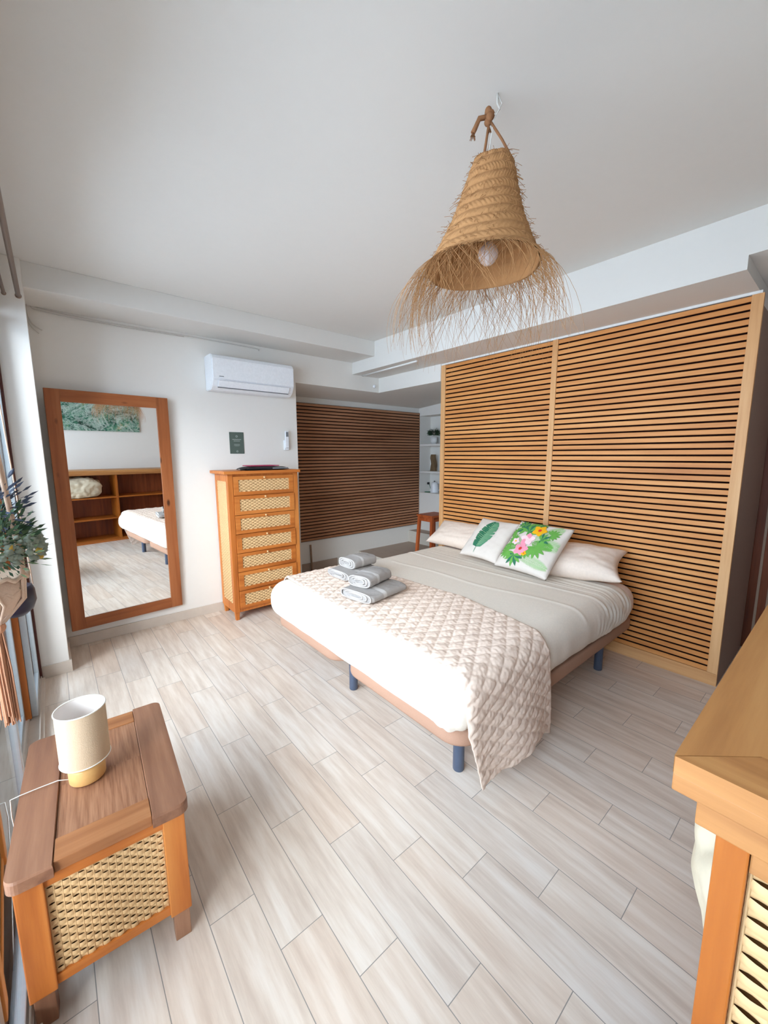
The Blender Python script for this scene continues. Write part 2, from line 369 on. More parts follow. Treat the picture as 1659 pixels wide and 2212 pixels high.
# ------------------------------------------------------------------ tall chest of seven cane drawers
def chest():
    t = thing('drawer_chest', 'tall honey wooden chest of seven woven cane drawers against the back wall', 'chest of drawers', (1.5, 3.66, 0))
    X0, X1, Y0, Y1 = -.325, .345, -.16, .185       # body, local
    bm = bm_(); box(bm, -.365, .358, -.195, .19, 1.335, 1.362, .004); obj('top', bm, 'teak_x', t)
    bm = bm_()
    for x0, x1 in ((X0, X0+.045), (X1-.045, X1)):
        for y0, y1 in ((Y0, Y0+.05), (Y1-.05, Y1)): box(bm, x0, x1, y0, y1, .075, 1.335, .003)
    for x0, x1 in ((X0, X0+.02), (X1-.02, X1)):
        box(bm, x0, x1, Y0+.05, Y1-.05, 1.27, 1.335); box(bm, x0, x1, Y0+.05, Y1-.05, .075, .15)
    box(bm, X0+.045, X1-.045, Y0+.005, Y1, 1.318, 1.335); box(bm, X0+.045, X1-.045, Y0+.004, Y1, .075, .10)
    box(bm, X0+.045, X1-.045, Y0+.012, Y0+.03, .1, 1.318)
    obj('frame', bm, 'teak_z', t)
    for x0, x1 in ((X0+.008, X0+.012), (X1-.012, X1-.008)):
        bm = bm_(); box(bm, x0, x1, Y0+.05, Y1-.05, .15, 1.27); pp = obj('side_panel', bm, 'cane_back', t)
        if x0 < 0:
            bm = bm_(); weave(bm, (X0+.004, Y1-.05, .15), (0, -1, 0), (0, 0, 1), Y1-Y0-.1, 1.12, 80, 10, .0036, 3); obj('weave', bm, 'cane', pp)
    bm = bm_(); box(bm, X0+.02, X1-.02, Y1-.012, Y1-.004, .1, 1.3); obj('back_panel', bm, 'teak_z', t)
    n = 7; zz0, zz1 = .102, 1.316; p = (zz1-zz0)/n; dx0, dx1 = X0+.048, X1-.048
    for i in range(n):
        a, b = zz0+i*p+.003, zz0+(i+1)*p-.003; yf = Y0-.002-.008*(i in (0, 1, 3, 5)); d = None
        bm = bm_()
        box(bm, dx0, dx1, yf, yf+.018, a, a+.030, .0015); box(bm, dx0, dx1, yf, yf+.018, b-.030, b, .0015)
        box(bm, dx0, dx0+.045, yf, yf+.018, a+.03, b-.03, .001); box(bm, dx1-.045, dx1, yf, yf+.018, a+.03, b-.03, .001)
        d = obj('drawer', bm, 'teak_x', t)
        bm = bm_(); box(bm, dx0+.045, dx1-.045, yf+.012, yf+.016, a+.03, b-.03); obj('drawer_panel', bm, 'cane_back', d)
        bm = bm_(); weave(bm, (dx0+.045, yf+.006, a+.03), (1, 0, 0), (0, 0, 1), dx1-dx0-.09, b-a-.06, 8, 22, .0042, 3); obj('weave', bm, 'cane', d)
        bm = bm_(); bmesh.ops.create_uvsphere(bm, u_segments=14, v_segments=10, radius=.009, matrix=Matrix.Translation((0, yf-.018, b-.013)))
        tube(bm, [(0, yf, b-.013), (0, yf-.014, b-.013)], .004, 8)
        for f in bm.faces: f.smooth = True
        obj('knob', bm, 'cane', d)
    for x in (X0+.005, X1-.045):
        for y in (Y0+.008, Y1-.048):
            bm = bm_(); box(bm, x, x+.04, y, y+.04, 0, .075, .004)
            for v in bm.verts:
                if v.co.z < .03: v.co.x += (x+.02-v.co.x)*.25; v.co.y += (y+.02-v.co.y)*.25
            obj('leg', bm, 'teak_z', t)
chest()
# black zip bag on the chest
t = thing('document_bag', 'flat black bag with magenta edge lying on top of the tall chest', 'bag', (1.55, 3.62, 1.363))
bm = bm_()
def bagf(u, v):
    x = (u-.5)*.42; y = (v-.5)*.26; e = 1-max(abs(2*u-1), abs(2*v-1))**6
    return Vector((x, y, .006+.026*e+.005*noise.noise(Vector((x*14, y*14, 1)))))
grid(bm, bagf, 36, 24); grid(bm, lambda u, v: Vector(((u-.5)*.42, (v-.5)*.26, .001)), 1, 1); obj('pouch', bm, 'bag_black', t)
bm = bm_(); box(bm, -.15, .13, -.08, .12, .034, .042, .004); obj('folder', bm, 'bag_magenta', t)
bm = bm_(); box(bm, .04, .19, -.137, -.125, .010, .022, .003); obj('zip_pull', bm, 'grey_plastic', t)
bm = bm_(); tube(bm, [(-.16, -.10, .02), (-.23, -.12, .012), (-.24, -.08, .006), (-.18, -.02, .012)], .006, 8); obj('strap', bm, 'bag_black', t)

# ------------------------------------------------------------------ mirror
def mirror():
    t = thing('wall_mirror', 'tall knotty pine framed mirror leaning on the back wall next to the pillar', 'mirror', (.421, 3.808, .15))
    t.rotation_euler = (.016, 0, .073)
    W, H, F = .80, 1.825, .088
    cbox('frame_side', 'pine_z', t, -W/2, -W/2+F, 0, .026, 0, H); cbox('frame_side', 'pine_z', t, W/2-F, W/2, 0, .026, 0, H)
    cbox('frame_rail', 'pine_x', t, -W/2+F, W/2-F, 0, .026, 0, F); cbox('frame_rail', 'pine_x', t, -W/2+F, W/2-F, 0, .026, H-F, H)
    bm = bm_(); box(bm, -W/2+F, W/2-F, .010, .014, F, H-F); obj('glass', bm, 'mirror_glass', t)
mirror()
# ------------------------------------------------------------------ air conditioner, card, remote
def ac():
    t = thing('air_conditioner', 'white split air conditioner unit mounted high on the back wall', 'air conditioner', (1.54, 3.863, 2.07))
    bm = bm_(); W = .385
    prof = [(0, .30), (-.15, .30), (-.19, .285), (-.20, .25), (-.20, .085), (-.17, .03), (-.12, .0), (0, .0)]
    ra = [bm.verts.new((-W, y, z)) for y, z in prof]; rb = [bm.verts.new((W, y, z)) for y, z in prof]
    for i in range(len(prof)-1): bm.faces.new((ra[i], ra[i+1], rb[i+1], rb[i]))
    bm.faces.new(ra); bm.faces.new(rb[::-1]); bm.faces.new((ra[0], rb[0], rb[-1], ra[-1]))
    bmesh.ops.bevel(bm, geom=bm.edges[:], offset=.006, segments=2, affect='EDGES'); obj('housing', bm, 'white_plastic', t)
    bm = bm_(); box(bm, -W+.004, W-.004, -.208, -.2, .088, .262, .003); obj('front_cover', bm, 'white_plastic', t)
    bm = bm_(); b = bm_(); box(b, -W+.05, W-.05, -.004, .004, -.03, .03, .002); join(bm, b, mat=Matrix.Translation((0, -.192, .05)) @ Matrix.Rotation(.55, 4, 'X')); obj('louvre', bm, 'white_plastic', t)
    bm = bm_(); box(bm, -W+.05, W-.05, -.175, -.165, .016, .024); obj('outlet_slot', bm, 'grey_plastic', t)
    bm = bm_(); box(bm, -W+.055, -W+.095, -.2088, -.208, .105, .111); obj('brand_mark', bm, 'grey_plastic', t)
ac()
t = thing('wall_card', 'small dark green notice card stuck on the wall above the chest', 'sign', (1.405, 3.863, 1.513))
bm = bm_(); box(bm, -.068, .068, -.004, 0, 0, .203, .0008, seg=1); obj('card', bm, 'sign_green', t)
bm = bm_()
for cx_, zz, ww, hh in ((0, .132, .084, .0045), (0, .118, .060, .004), (0, .088, .052, .002), (0, .080, .060, .002), (0, .072, .044, .002)): box(bm, cx_-ww/2, cx_+ww/2, -.0048, -.004, zz, zz+hh)
obj('lettering', bm, 'sign_ink', t)
for zc_, r0, r1 in ((.163, .006, .0095), (.022, .005, .0085)):
    bm = bm_(); lathe(bm, [(r0, 0), (r1, 0)], n=24)
    for v in bm.verts: v.co = Vector((v.co.x, -.0047, zc_+v.co.y))
    obj('emblem', bm, 'sign_ink', t)

t = thing('remote_holder', 'white remote control in a wall holder above the chest right corner', 'remote control', (1.915, 3.863, 1.55))
bm = bm_(); box(bm, -.026, .026, -.020, 0, 0, .10, .004); obj('holder', bm, 'white_plastic', t)
bm = bm_(); box(bm, -.020, .020, -.036, -.0205, .02, .195, .006); rm = obj('remote', bm, 'white_plastic', t)
bm = bm_(); box(bm, -.012, .014, -.0368, -.036, .135, .182, 0); obj('screen', bm, 'grey_plastic', rm)
bm = bm_(); bmesh.ops.create_uvsphere(bm, u_segments=16, v_segments=10, radius=.018, matrix=Matrix.Translation((0, 0, 0)))
for f in bm.faces: f.smooth = True
tag(obj('motion_sensor', bm, 'white_plastic', loc=(3.09, 3.850, 2.31)), 'tiny round white sensor on the wall just below the ceiling beam', 'sensor')
# ------------------------------------------------------------------ loose cables along the back wall and curtain rods
cab = thing('cable', 'thin white cables running along the top of the back wall from the corner', 'cable', (.0, 3.84, 2.5))
def ctube(pts, r, nm='strand', mat='cable_white'):
    bm = bm_(); P = [Vector(p)-Vector(cab.location) for p in pts]; Q = []
    for i in range(len(P)-1):
        for s in range(4):
            p0, p1, p2, p3 = P[max(i-1, 0)], P[i], P[i+1], P[min(i+2, len(P)-1)]; q = s/4
            Q.append(.5*((2*p1)+(-p0+p2)*q+(2*p0-5*p1+4*p2-p3)*q*q+(-p0+3*p1-3*p2+p3)*q**3))
    Q.append(P[-1]); tube(bm, Q, r, 6); obj(nm, bm, mat, cab)
ctube([(-.04, 3.60, 2.60), (-.005, 3.80, 2.62), (.014, 3.85, 2.555), (.096, 3.852, 2.525), (.3, 3.855, 2.517), (.48, 3.855, 2.512), (1.086, 3.855, 2.516), (1.617, 3.855, 2.512), (1.66, 3.855, 2.50)], .004)
ctube([(-.04, 3.60, 2.585), (-.008, 3.79, 2.60), (.008, 3.85, 2.54), (.08, 3.852, 2.512), (.5, 3.855, 2.500), (1.0, 3.855, 2.508)], .003)
ctube([(-.05, 3.60, 2.57), (-.016, 3.80, 2.57), (-.006, 3.852, 2.46), (.02, 3.852, 2.41), (.06, 3.853, 2.385)], .004)
ctube([(-.05, 3.60, 2.55), (-.018, 3.82, 2.52), (-.008, 3.855, 2.42), (.04, 3.853, 2.36)], .003)
for (a, b, r, lab) in (((-.062, 0.2, 2.49), (-.040, 3.36, 2.452), .012, 'thicker bronze curtain rod nearer the room by the window'), ((-.125, 0.2, 2.49), (-.104, 3.36, 2.452), .009, 'thinner bronze curtain rod nearest the window glass')):
    t = thing('curtain_rod', lab, 'curtain rod', b, group='curtain rods over the balcony window'); B = Vector(b)
    bm = bm_(); tube(bm, [Vector(a)-B, Vector((0, 0, 0))], r, 14); obj('rod', bm, 'rod_bronze', t)
    bm = bm_(); bmesh.ops.create_uvsphere(bm, u_segments=14, v_segments=10, radius=r*1.35)
    for f in bm.faces: f.smooth = True
    obj('finial', bm, 'rod_bronze', t)
    bm = bm_(); tube(bm, [(0, -1.9, .024), (0, -1.9, ZC-b[2]-.002)], .006, 8); obj('bracket', bm, 'rod_bronze', t)

# ------------------------------------------------------------------ bed
def rrect(x0, x1, y0, y1, r, n=8):
    pts = []
    for cx, cy, a0 in ((x1-r, y1-r, 0), (x0+r, y1-r, PI/2), (x0+r, y0+r, PI), (x1-r, y0+r, 1.5*PI)):
        for i in range(n+1): a = a0+PI/2*i/n; pts.append((cx+r*math.cos(a), cy+r*math.sin(a)))
    return pts
bed = thing('bed', 'low upholstered double bed base on grey round legs', 'bed', (2.15, 1.80, 0))
for y0, y1 in ((.925, 1.79), (1.85, 2.68)):
    bm = bm_(); lv = []
    for ins, z in ((.012, .268), (.003, .274), (0, .285), (0, .33), (.003, .341), (.012, .347)):
        lv.append([bm.verts.new((x-2.15, y-1.80, z)) for x, y in rrect(1.19+ins, 3.14-ins, y0+ins, y1-ins, .11)])
    for a, b in zip(lv[:-1], lv[1:]):
        for j in range(len(a)):
            f = bm.faces.new((a[j], a[(j+1) % len(a)], b[(j+1) % len(a)], b[j])); f.smooth = True
    bm.faces.new(lv[0][::-1]); bm.faces.new(lv[-1]); obj('platform', bm, 'base_fabric', bed)
for x, y in ((1.376, 1.088), (1.38, 1.955), (2.826, 1.032), (2.826, 1.955), (1.80, 2.50), (2.826, 2.50)):
    bm = bm_(); lathe(bm, [(.0, 0), (.025, 0), (.027, .004), (.027, .268)], (x-2.15, y-1.80, 0), 20); obj('leg', bm, 'leg_metal', bed)
MX0, MX1, MY0, MY1, MZ0, MZ1 = 1.125, 3.10, .90, 2.665, .348, .60
def rbox(bm, x0, x1, y0, y1, z0, z1, r, n=(60, 56, 10), disp=None, keep=None, mi=0):
    c0 = Vector((x0+r, y0+r, z0+min(r, (z1-z0)/2))); c1 = Vector((x1-r, y1-r, z1-min(r, (z1-z0)/2)))
    cache = {}
    def P(p):
        key = (round(p.x, 5), round(p.y, 5), round(p.z, 5))
        if key in cache: return cache[key]
        q = Vector([min(max(p[i], c0[i]), c1[i]) for i in range(3)]); d = p-q
        if d.length > 1e-9: q = q+d.normalized()*r
        if disp: q = disp(q, d.normalized() if d.length > 1e-9 else Vector((0, 0, 1)))
        cache[key] = bm.verts.new(q); return cache[key]
    L = [(x0, x1), (y0, y1), (z0, z1)]
    for ax in range(3):
        a, b = [i for i in range(3) if i != ax]
        for s in (0, 1):
            for i in range(n[a]):
                for j in range(n[b]):
                    co = []
                    for di, dj in ((0, 0), (1, 0), (1, 1), (0, 1)):
                        p = Vector((0, 0, 0)); p[ax] = L[ax][s]; p[a] = L[a][0]+(L[a][1]-L[a][0])*(i+di)/n[a]; p[b] = L[b][0]+(L[b][1]-L[b][0])*(j+dj)/n[b]; co.append(p)
                    mid = (co[0]+co[2])/2
                    if keep and not keep(mid): continue
                    f = bm.faces.new([P(p) for p in co]); f.smooth = True; f.material_index = mi
bm = bm_(); rbox(bm, MX0, MX1, MY0, MY1, MZ0, MZ1, .115, (40, 40, 8))
for v in bm.verts: v.co -= Vector((2.11, 1.78, MZ0))
tag(obj('mattress', bm, 'under_sheet', loc=(2.11, 1.78, MZ0)), 'thick double mattress, its pinkish side bare at the head corner', 'mattress')
def ridge(x, c, wd, a): return a*math.exp(-((x-c)/wd)**2)
def sheet_disp(q, d):
    x, y, z = q; h = .007
    if d.z > .5:
        h += ridge(x, 2.22+.05*math.sin(y*2.1)+.02*math.sin(y*7), .014, .0035)*(y < 2.45)
        h += ridge(x, 2.52+.04*math.sin(y*1.7+1), .012, .005)
        for i in range(5): h += ridge(x, 2.62+.045*i+.02*math.sin(y*3+i), .009, .004)*(1 if y < 1.35 else .4)
        h += .002*noise.noise(Vector((x*5, y*2.0, 0)))
    if d.y < -.3 or (y < .99 and d.z > 0):
        w_ = max(0, min(1, (x-2.35)/.3)); k = max(0, min(1, (.60-z)/.1))
        h += w_*k*(.009*abs(math.sin((x-.35*z)*58))+.003*math.sin(x*141))+.004*k*noise.noise(Vector((x*9, 3, z*1.6)))
    if d.x < -.3:
        h += .004*noise.noise(Vector((y*6, 3, z*2)))+(.010*abs(math.sin(y*60))*max(0, 1-abs(y-.98)/.09))*max(0, min(1, (.56-z)/.1))
    return q+d*h
bm = bm_(); rbox(bm, MX0-.002, 2.99, MY0-.002, MY1+.002, MZ0-.003, MZ1+.002, .115, (190, 130, 16), sheet_disp,
                 keep=lambda p: not (p.z < MZ0+.0) and not (p.x > 2.985) )
bmesh.ops.delete(bm, geom=[v for v in bm.verts if v.co.z < .353 or v.co.x > 2.955], context='VERTS')
for v in bm.verts: v.co -= Vector((2.05, 1.78, .35))
sh = tag(obj('bed_sheet', bm, 'sheet', loc=(2.05, 1.78, .35)), 'cream sheet stretched over the mattress, creased near the pillows', 'bed sheet')
# ---- quilt across the foot
def interp(x, pts):
    for (a, b), (c, d) in zip(pts[:-1], pts[1:]):
        if x <= c: return b+(d-b)*max(0, (x-a))/(c-a)
    return pts[-1][1]
S0 = .548      # length hanging on the near side
def quilt_pt(u, v):
    Rr = .105; ztop = MZ1+.018; yn, yf = MY0-.020, MY1+.018
    L1 = S0; arc = Rr*PI/2; L2 = (yf-yn)-2*Rr; tot = L1-Rr+arc+L2+arc+.22
    s = u*tot
    xf = interp(s, [(0, 1.285), (.10, 1.255), (.3, 1.19), (L1, 1.165), (L1+.35, 1.175), (L1+1.0, 1.215), (L1+1.7, 1.255), (tot, 1.28)])
    xh = interp(s, [(0, 1.875), (.25, 1.85), (L1-.05, 1.80), (L1+.15, 1.84), (L1+.6, 1.91), (L1+1.1, 1.87), (L1+1.75, 1.78), (tot, 1.78)])
    x = xf+(xh-xf)*v
    hem = (.045*math.sin(PI*v)**1.0+.015*math.sin(v*9+1))
    e = max(0, MX0+.115-x); dd = .115-math.sqrt(max(0, .115**2-e*e)) if e < .115 else .115
    if s < L1-Rr:
        q = s/(L1-Rr); z = (ztop-L1)+s+hem*(1-q)**2; sway = .020*(1-q)*math.sin(v*7.5+.6)-.012*(1-q)
        p = Vector((x, yn+sway-.0, z)); n = Vector((0, -1, 0))
    elif s < L1-Rr+arc:
        a = (s-(L1-Rr))/Rr; n = Vector((0, -math.cos(a), math.sin(a))); p = Vector((x, yn+Rr, ztop-Rr))+n*Rr
    elif s < L1-Rr+arc+L2:
        n = Vector((0, 0, 1)); p = Vector((x, yn+Rr+(s-(L1-Rr+arc)), ztop))
    elif s < L1-Rr+2*arc+L2:
        a = (s-(L1-Rr+arc+L2))/Rr; n = Vector((0, math.sin(a), math.cos(a))); p = Vector((x, yf-Rr, ztop-Rr))+n*Rr
    else:
        n = Vector((0, 1, 0)); p = Vector((x, yf, ztop-Rr-(s-(L1-Rr+2*arc+L2))))
    p = p-n*dd
    k = 27.0; a1 = (s+x*.62)*k; a2 = (s-x*.62)*k
    puff = (abs(math.sin(a1*PI/2))*abs(math.sin(a2*PI/2)))**.55
    edge = min(v, 1-v)*(xh-xf); border = min(1, edge/.012)
    h = .0075*puff*border+.0028*noise.noise(Vector((x*60, s*60, 0)))*border+.004*noise.noise(Vector((x*7, s*5, 4)))
    return p+n*(h-.002+.004*(n.z > .9))
bm = bm_(); grid(bm, quilt_pt, 620, 170)
for v in bm.verts: v.co -= Vector((1.5, 1.75, .60))
q = obj('quilt', bm, 'quilt', loc=(1.5, 1.75, .60), recalc=True)
sm = q.modifiers.new('thick', 'SOLIDIFY'); sm.thickness = .006; sm.offset = -1
tag(q, 'beige diamond-stitched quilt folded across the foot of the bed', 'quilt')

# ------------------------------------------------------------------ pillows and cushions
def pillow_surface(C0, U, V, N, w, h, T, sharp=.5, wr=.004, seed=0, pinch=.06):
    def f(u, v, side=1):
        a = max(0, 1-abs(u)**2.6)*max(0, 1-abs(v)**2.6); th = T*a**sharp
        uu = u*(1-pinch*(1-v*v)*abs(u)); vv = v*(1-pinch*(1-u*u)*abs(v))
        n_ = wr*noise.noise(Vector((u*2.2+seed, v*2.2, side)))*min(1, a*4)+.5*wr*noise.noise(Vector((u*6+seed, v*5, side+2)))*min(1, a*4)
        return C0+U*(uu*w/2)+V*(vv*h/2)+N*(side*(th+n_))
    return f
def make_pillow(name, f, mats, n=40, loc=None):
    bm = bm_(); o = Vector(loc)
    for sd in (1, -1): grid(bm, lambda u, v: f(u*2-1, v*2-1, sd)-o, n, n)
    bmesh.ops.remove_doubles(bm, verts=bm.verts[:], dist=.0006)
    return obj(name, bm, mats, loc=loc)
def frame(U, V):
    U = Vector(U).normalized(); V = Vector(V); V = (V-U*V.dot(U)).normalized(); return U, V, U.cross(V)
U, V, N = frame((.26, -1, .02), (.85, 0, .34)); N = -N if N.z < 0 else N
f = pillow_surface(Vector((2.875, 1.345, .724)), U, V, N, .80, .37, .092, .46, .010, 3, .12)
tag(make_pillow('pillow', f, 'pillowcase', loc=(2.90, 1.335, .61)), 'plump peach pillow behind the flowered cushion, nearest the camera', 'pillow', 'bed pillows')
U, V, N = frame((-.10, -1, .03), (.80, 0, .60)); N = -N if N.z < 0 else N
f = pillow_surface(Vector((2.975, 2.38, .728)), U, V, N, .78, .32, .078, .46, .008, 9, .12)
tag(make_pillow('pillow', f, 'pillowcase', loc=(2.985, 2.38, .61)), 'peach pillow at the far side of the bed, behind the leaf cushion', 'pillow', 'bed pillows')
def decal(bm, f, pts_rings, off, mi=0):
    """strip between two lists of (u,v) points laid on the cushion front"""
    A, B = pts_rings; prev = None
    for (a, b) in zip(A, B):
        cur = []
        for k in range(4):
            u = a[0]+(b[0]-a[0])*k/3; v = a[1]+(b[1]-a[1])*k/3
            p = f(u, v, 1); e = 1e-3; nn = (f(u+e, v, 1)-p).cross(f(u, v+e, 1)-p).normalized()
            if nn.dot(FN) < 0: nn = -nn
            cur.append(bm.verts.new(p+nn*off))
        if prev:
            for k in range(3):
                fc = bm.faces.new((prev[k], prev[k+1], cur[k+1], cur[k])); fc.material_index = mi; fc.smooth = True
        prev = cur
def leaflet(bm, f, u0, v0, ang, L, w, off, mi, bend=0, n=8, taper=1.0):
    A, B = [], []
    for i in range(n+1):
        s = i/n; a = ang+bend*s; cx = u0+math.cos(ang+bend*s*.5)*L*s; cy = v0+math.sin(ang+bend*s*.5)*L*s
        ww = w*math.sin(PI*min(1, s*.93+.05))**.8
        A.append((cx-math.sin(a)*ww, cy+math.cos(a)*ww)); B.append((cx+math.sin(a)*ww, cy-math.cos(a)*ww))
    cl = lambda p: (max(-.96, min(.96, p[0])), max(-.96, min(.96, p[1])))
    decal(bm, f, ([cl(p) for p in A], [cl(p) for p in B]), off, mi)
# leaf cushion
P00 = Vector((2.70, 2.13, .612)); P10 = Vector((2.655, 1.735, .612)); P01 = Vector((2.985, 2.125, .905)); P11 = Vector((2.955, 1.78, .90))
U, V, N = frame((P10-P00)+(P11-P01), (P01-P00)+(P11-P10)); N = N if N.x < 0 else -N
C0 = (P00+P10+P01+P11)/4; FN = N
C0 = C0+Vector((-.035, 0, .03))
fleaf = pillow_surface(C0, U, V, N, .40, .41, .055, .42, .006, 21, .07)
lc = make_pillow('leaf_cushion', fleaf, 'cushion', loc=tuple(C0-Vector((0, 0, .16)))); tag(lc, 'off-white cushion printed with one large dark green leaf', 'cushion', 'printed cushions on the bed')
bm = bm_(); o = Vector(lc.location)
def leafw(s): return .40*math.sin(PI*min(1, (s*.88+.10)))**.6
for side in (1, -1):
    A, B = [], []
    nseg = 44
    for i in range(nseg+1):
        s = i/nseg; v = -.62+1.42*s; u = -.18+.10*math.sin(s*1.6)+.10*s
        cut = 0
        for cpos in (.22, .41, .53, .72):
            cut = max(cut, 1-abs(s-cpos-(.02 if side > 0 else -.01))/.013)
        wv = leafw(s)*(1-.55*max(0, cut)); A.append((u, v)); B.append((u+side*wv, v+.10*(wv/.4)))
    decal(bm, fleaf, (A, B), .0022, 0 if side < 0 else 1)
    for i in range(16):
        s = .05+i*.056; v = -.62+1.42*s; u = -.18+.10*math.sin(s*1.6)+.10*s; wv = leafw(s)*.9
        decal(bm, fleaf, ([(u, v), (u+side*wv, v+.13)], [(u, v+.016), (u+side*wv, v+.136)]), .003, 2)
leaflet(bm, fleaf, -.20, -.90, 1.45, .36, .012, .0030, 3)
for v in bm.verts: v.co -= o
obj('leaf_print', bm, ['leaf_green', 'leaf_mid', 'leaf_pale', 'leaf_mid'], lc)
# flowered cushion
P00 = Vector((2.675, 1.735, .612)); P10 = Vector((2.575, 1.27, .612)); P01 = Vector((2.95, 1.775, .93)); P11 = Vector((2.93, 1.29, .93))
U, V, N = frame((P10-P00)+(P11-P01), (P01-P00)+(P11-P10)); N = N if N.x < 0 else -N
C0 = (P00+P10+P01+P11)/4+Vector((-.045, 0, .025)); FN = N
ffl = pillow_surface(C0, U, V, N, .465, .45, .062, .42, .006, 41, .06)
fc = make_pillow('flower_cushion', ffl, 'cushion', loc=tuple(C0-Vector((0, 0, .17)))); tag(fc, 'cream cushion printed with pink and yellow tropical flowers and palm leaves', 'cushion', 'printed cushions on the bed')
bm = bm_(); o = Vector(fc.location)
def palm(u0, v0, ang, L, n, lw, col, ll=.26, off=.002):
    leaflet(bm, ffl, u0, v0, ang, L, .012, off, col)
    for i in range(n):
        s = (i+.6)/n; cu = u0+math.cos(ang)*L*s; cv = v0+math.sin(ang)*L*s; l2 = ll*math.sin(PI*(.15+.8*s))**.7
        for sg in (1, -1): leaflet(bm, ffl, cu, cv, ang+sg*(.95-.35*s), l2, lw, off, col, bend=-sg*.25, n=5)
def monstera(u0, v0, ang, R, col, off=.0028):
    for i in range(9):
        a = ang+(-1.9+3.8*i/8); leaflet(bm, ffl, u0, v0, a, R*(1-.22*abs(i-4)/4), R*.145, off+.00012*i, col if i % 2 else (1 if col == 0 else col), n=6)
def flower(u0, v0, R, cols, cc, off=.005, n=5, rot=0):
    for i in range(n): leaflet(bm, ffl, u0, v0, rot+2*PI*i/n, R, R*.40, off+.0003*i, cols[i % len(cols)], n=7)
    for i in range(8): leaflet(bm, ffl, u0, v0, 2*PI*i/8, R*.26, R*.09, off+.0022, cc, n=4)
# materials: 0 green 1 lime 2 pale 3 pink 4 palepink 5 yellow 6 red
palm(.10, .12, .85, .95, 16, .017, 2, .36); palm(-.10, -.55, -.15, 1.0, 16, .017, 2, .30); palm(.25, .05, .1, .68, 12, .016, 2, .36); palm(-.2, -.2, 2.5, .8, 12, .017, 2, .25)
palm(.05, .05, -.05, .72, 13, .019, 1, .30, .0024); palm(-.35, -.2, 3.3, .55, 11, .019, 1, .26, .0024); palm(-.3, .5, 1.2, .45, 9, .018, 1, .24, .0024)
monstera(-.62, .72, 1.6, .30, 0, .0031); monstera(-.72, .35, 2.9, .28, 1, .0033); monstera(.0, .86, .3, .28, 0, .003); monstera(.55, .50, .5, .30, 1, .003); monstera(-.42, .55, 2.2, .42, 0); monstera(-.30, .45, .8, .40, 0, .003); monstera(.28, -.10, -.9, .46, 1, .003); monstera(-.62, -.45, 3.6, .34, 1, .003)
monstera(-.30, -.55, -1.6, .42, 0, .003); monstera(.32, .22, .2, .34, 0, .0032); monstera(-.62, .05, 3.0, .26, 1, .0034); monstera(.02, -.30, -2.2, .36, 1, .0032)
flower(.10, .58, .26, (5,), 6, .0058); flower(-.14, .14, .27, (4, 3), 4, .0056, rot=.4); flower(-.17, -.28, .27, (3,), 6, .0062, rot=.2)
flower(-.52, -.02, .15, (4,), 5, .0060); flower(.02, -.42, .10, (5,), 6, .0066)
for v in bm.verts: v.co -= o
obj('flower_print', bm, ['leaf_green', 'leaf_lime', 'leaf_pale', 'petal_pink', 'petal_pale', 'petal_yellow', 'petal_red'], fc)

# ------------------------------------------------------------------ folded towels
def towel(name, label, c, rz, L, W, H, turns, seed):
    """folded cloth: a rounded slab along local X whose end shows the fold lines; band near the end"""
    t = thing(name, label, 'towel', c, rz, 'folded grey towels on the quilt')
    def sect(a):
        ca, sa = math.cos(a), math.sin(a); k = 3.2
        y = W/2*math.copysign(abs(ca)**(2/k), ca); z = H/2+H/2*math.copysign(abs(sa)**(2/k), sa); return y, z
    def f(u, v):
        x = -L/2+L*u; a = 2*PI*v; y, z = sect(a); e = min(1, (1-abs(2*u-1))*14)**.5
        sc = .90+.10*e; y *= sc; z = H/2+(z-H/2)*sc
        sag = -.004*math.cos(2*PI*u)+.004*noise.noise(Vector((x*9+seed, y*9, z*9))); z += sag*(z/H)+.0025*noise.noise(Vector((x*40, y*40, seed)))
        return Vector((x+.006*math.sin(a*2+seed)*abs(2*u-1), y, max(.0005, z)))
    bm = bm_(); grid(bm, f, 40, 48); bmesh.ops.remove_doubles(bm, verts=bm.verts[:], dist=.0004)
    for side, x in ((0, 0.0), (1, 1.0)):
        pts = [f(x, j/48) for j in range(48)]; bm.faces.new([bm.verts.new(p+Vector((.004*(1 if x == 0 else -1), 0, 0))) for p in (pts if x else pts[::-1])])
    obj('cloth', bm, 'towel', t, recalc=True)
    bm = bm_()
    grid(bm, lambda u, v: f(.30+.09*u, .02+.96*v)+Vector((0, 0, 0))+(Vector((0, f(.33, .02+.96*v).y, f(.33, .02+.96*v).z-H/2)).normalized()*.0016), 4, 44)
    obj('woven_band', bm, 'towel_band', t)
    # fold lines on the front end: nested loops
    bm = bm_()
    for lp in range(turns):
        s = .92-.26*lp; P = []
        for j in range(30):
            a = 2*PI*j/30+.25; y, z = sect(a); P.append(Vector((-L/2-.001, y*s+(W*.0)*lp, H/2+(z-H/2)*s*.96)))
        P = P[:26] if lp else P+[P[0]]
        tube(bm, P, H*.065, 6)
    obj('fold', bm, 'towel_band', t)
    return t
towel('folded_towel', 'wide folded grey towel under a smaller one, nearest the foot edge', (1.50, 1.885, .632), .16, .33, .27, .062, 3, 1)
towel('folded_towel', 'smaller rolled grey towel on top of the front pair', (1.51, 1.93, .695), .30, .25, .17, .072, 3, 5)
towel('folded_towel', 'folded grey towel at the bottom of the rear pair', (1.64, 2.30, .632), .05, .28, .26, .058, 3, 11)
towel('folded_towel', 'small rolled grey towel on top of the rear pair', (1.69, 2.31, .691), .10, .22, .18, .074, 3, 17)

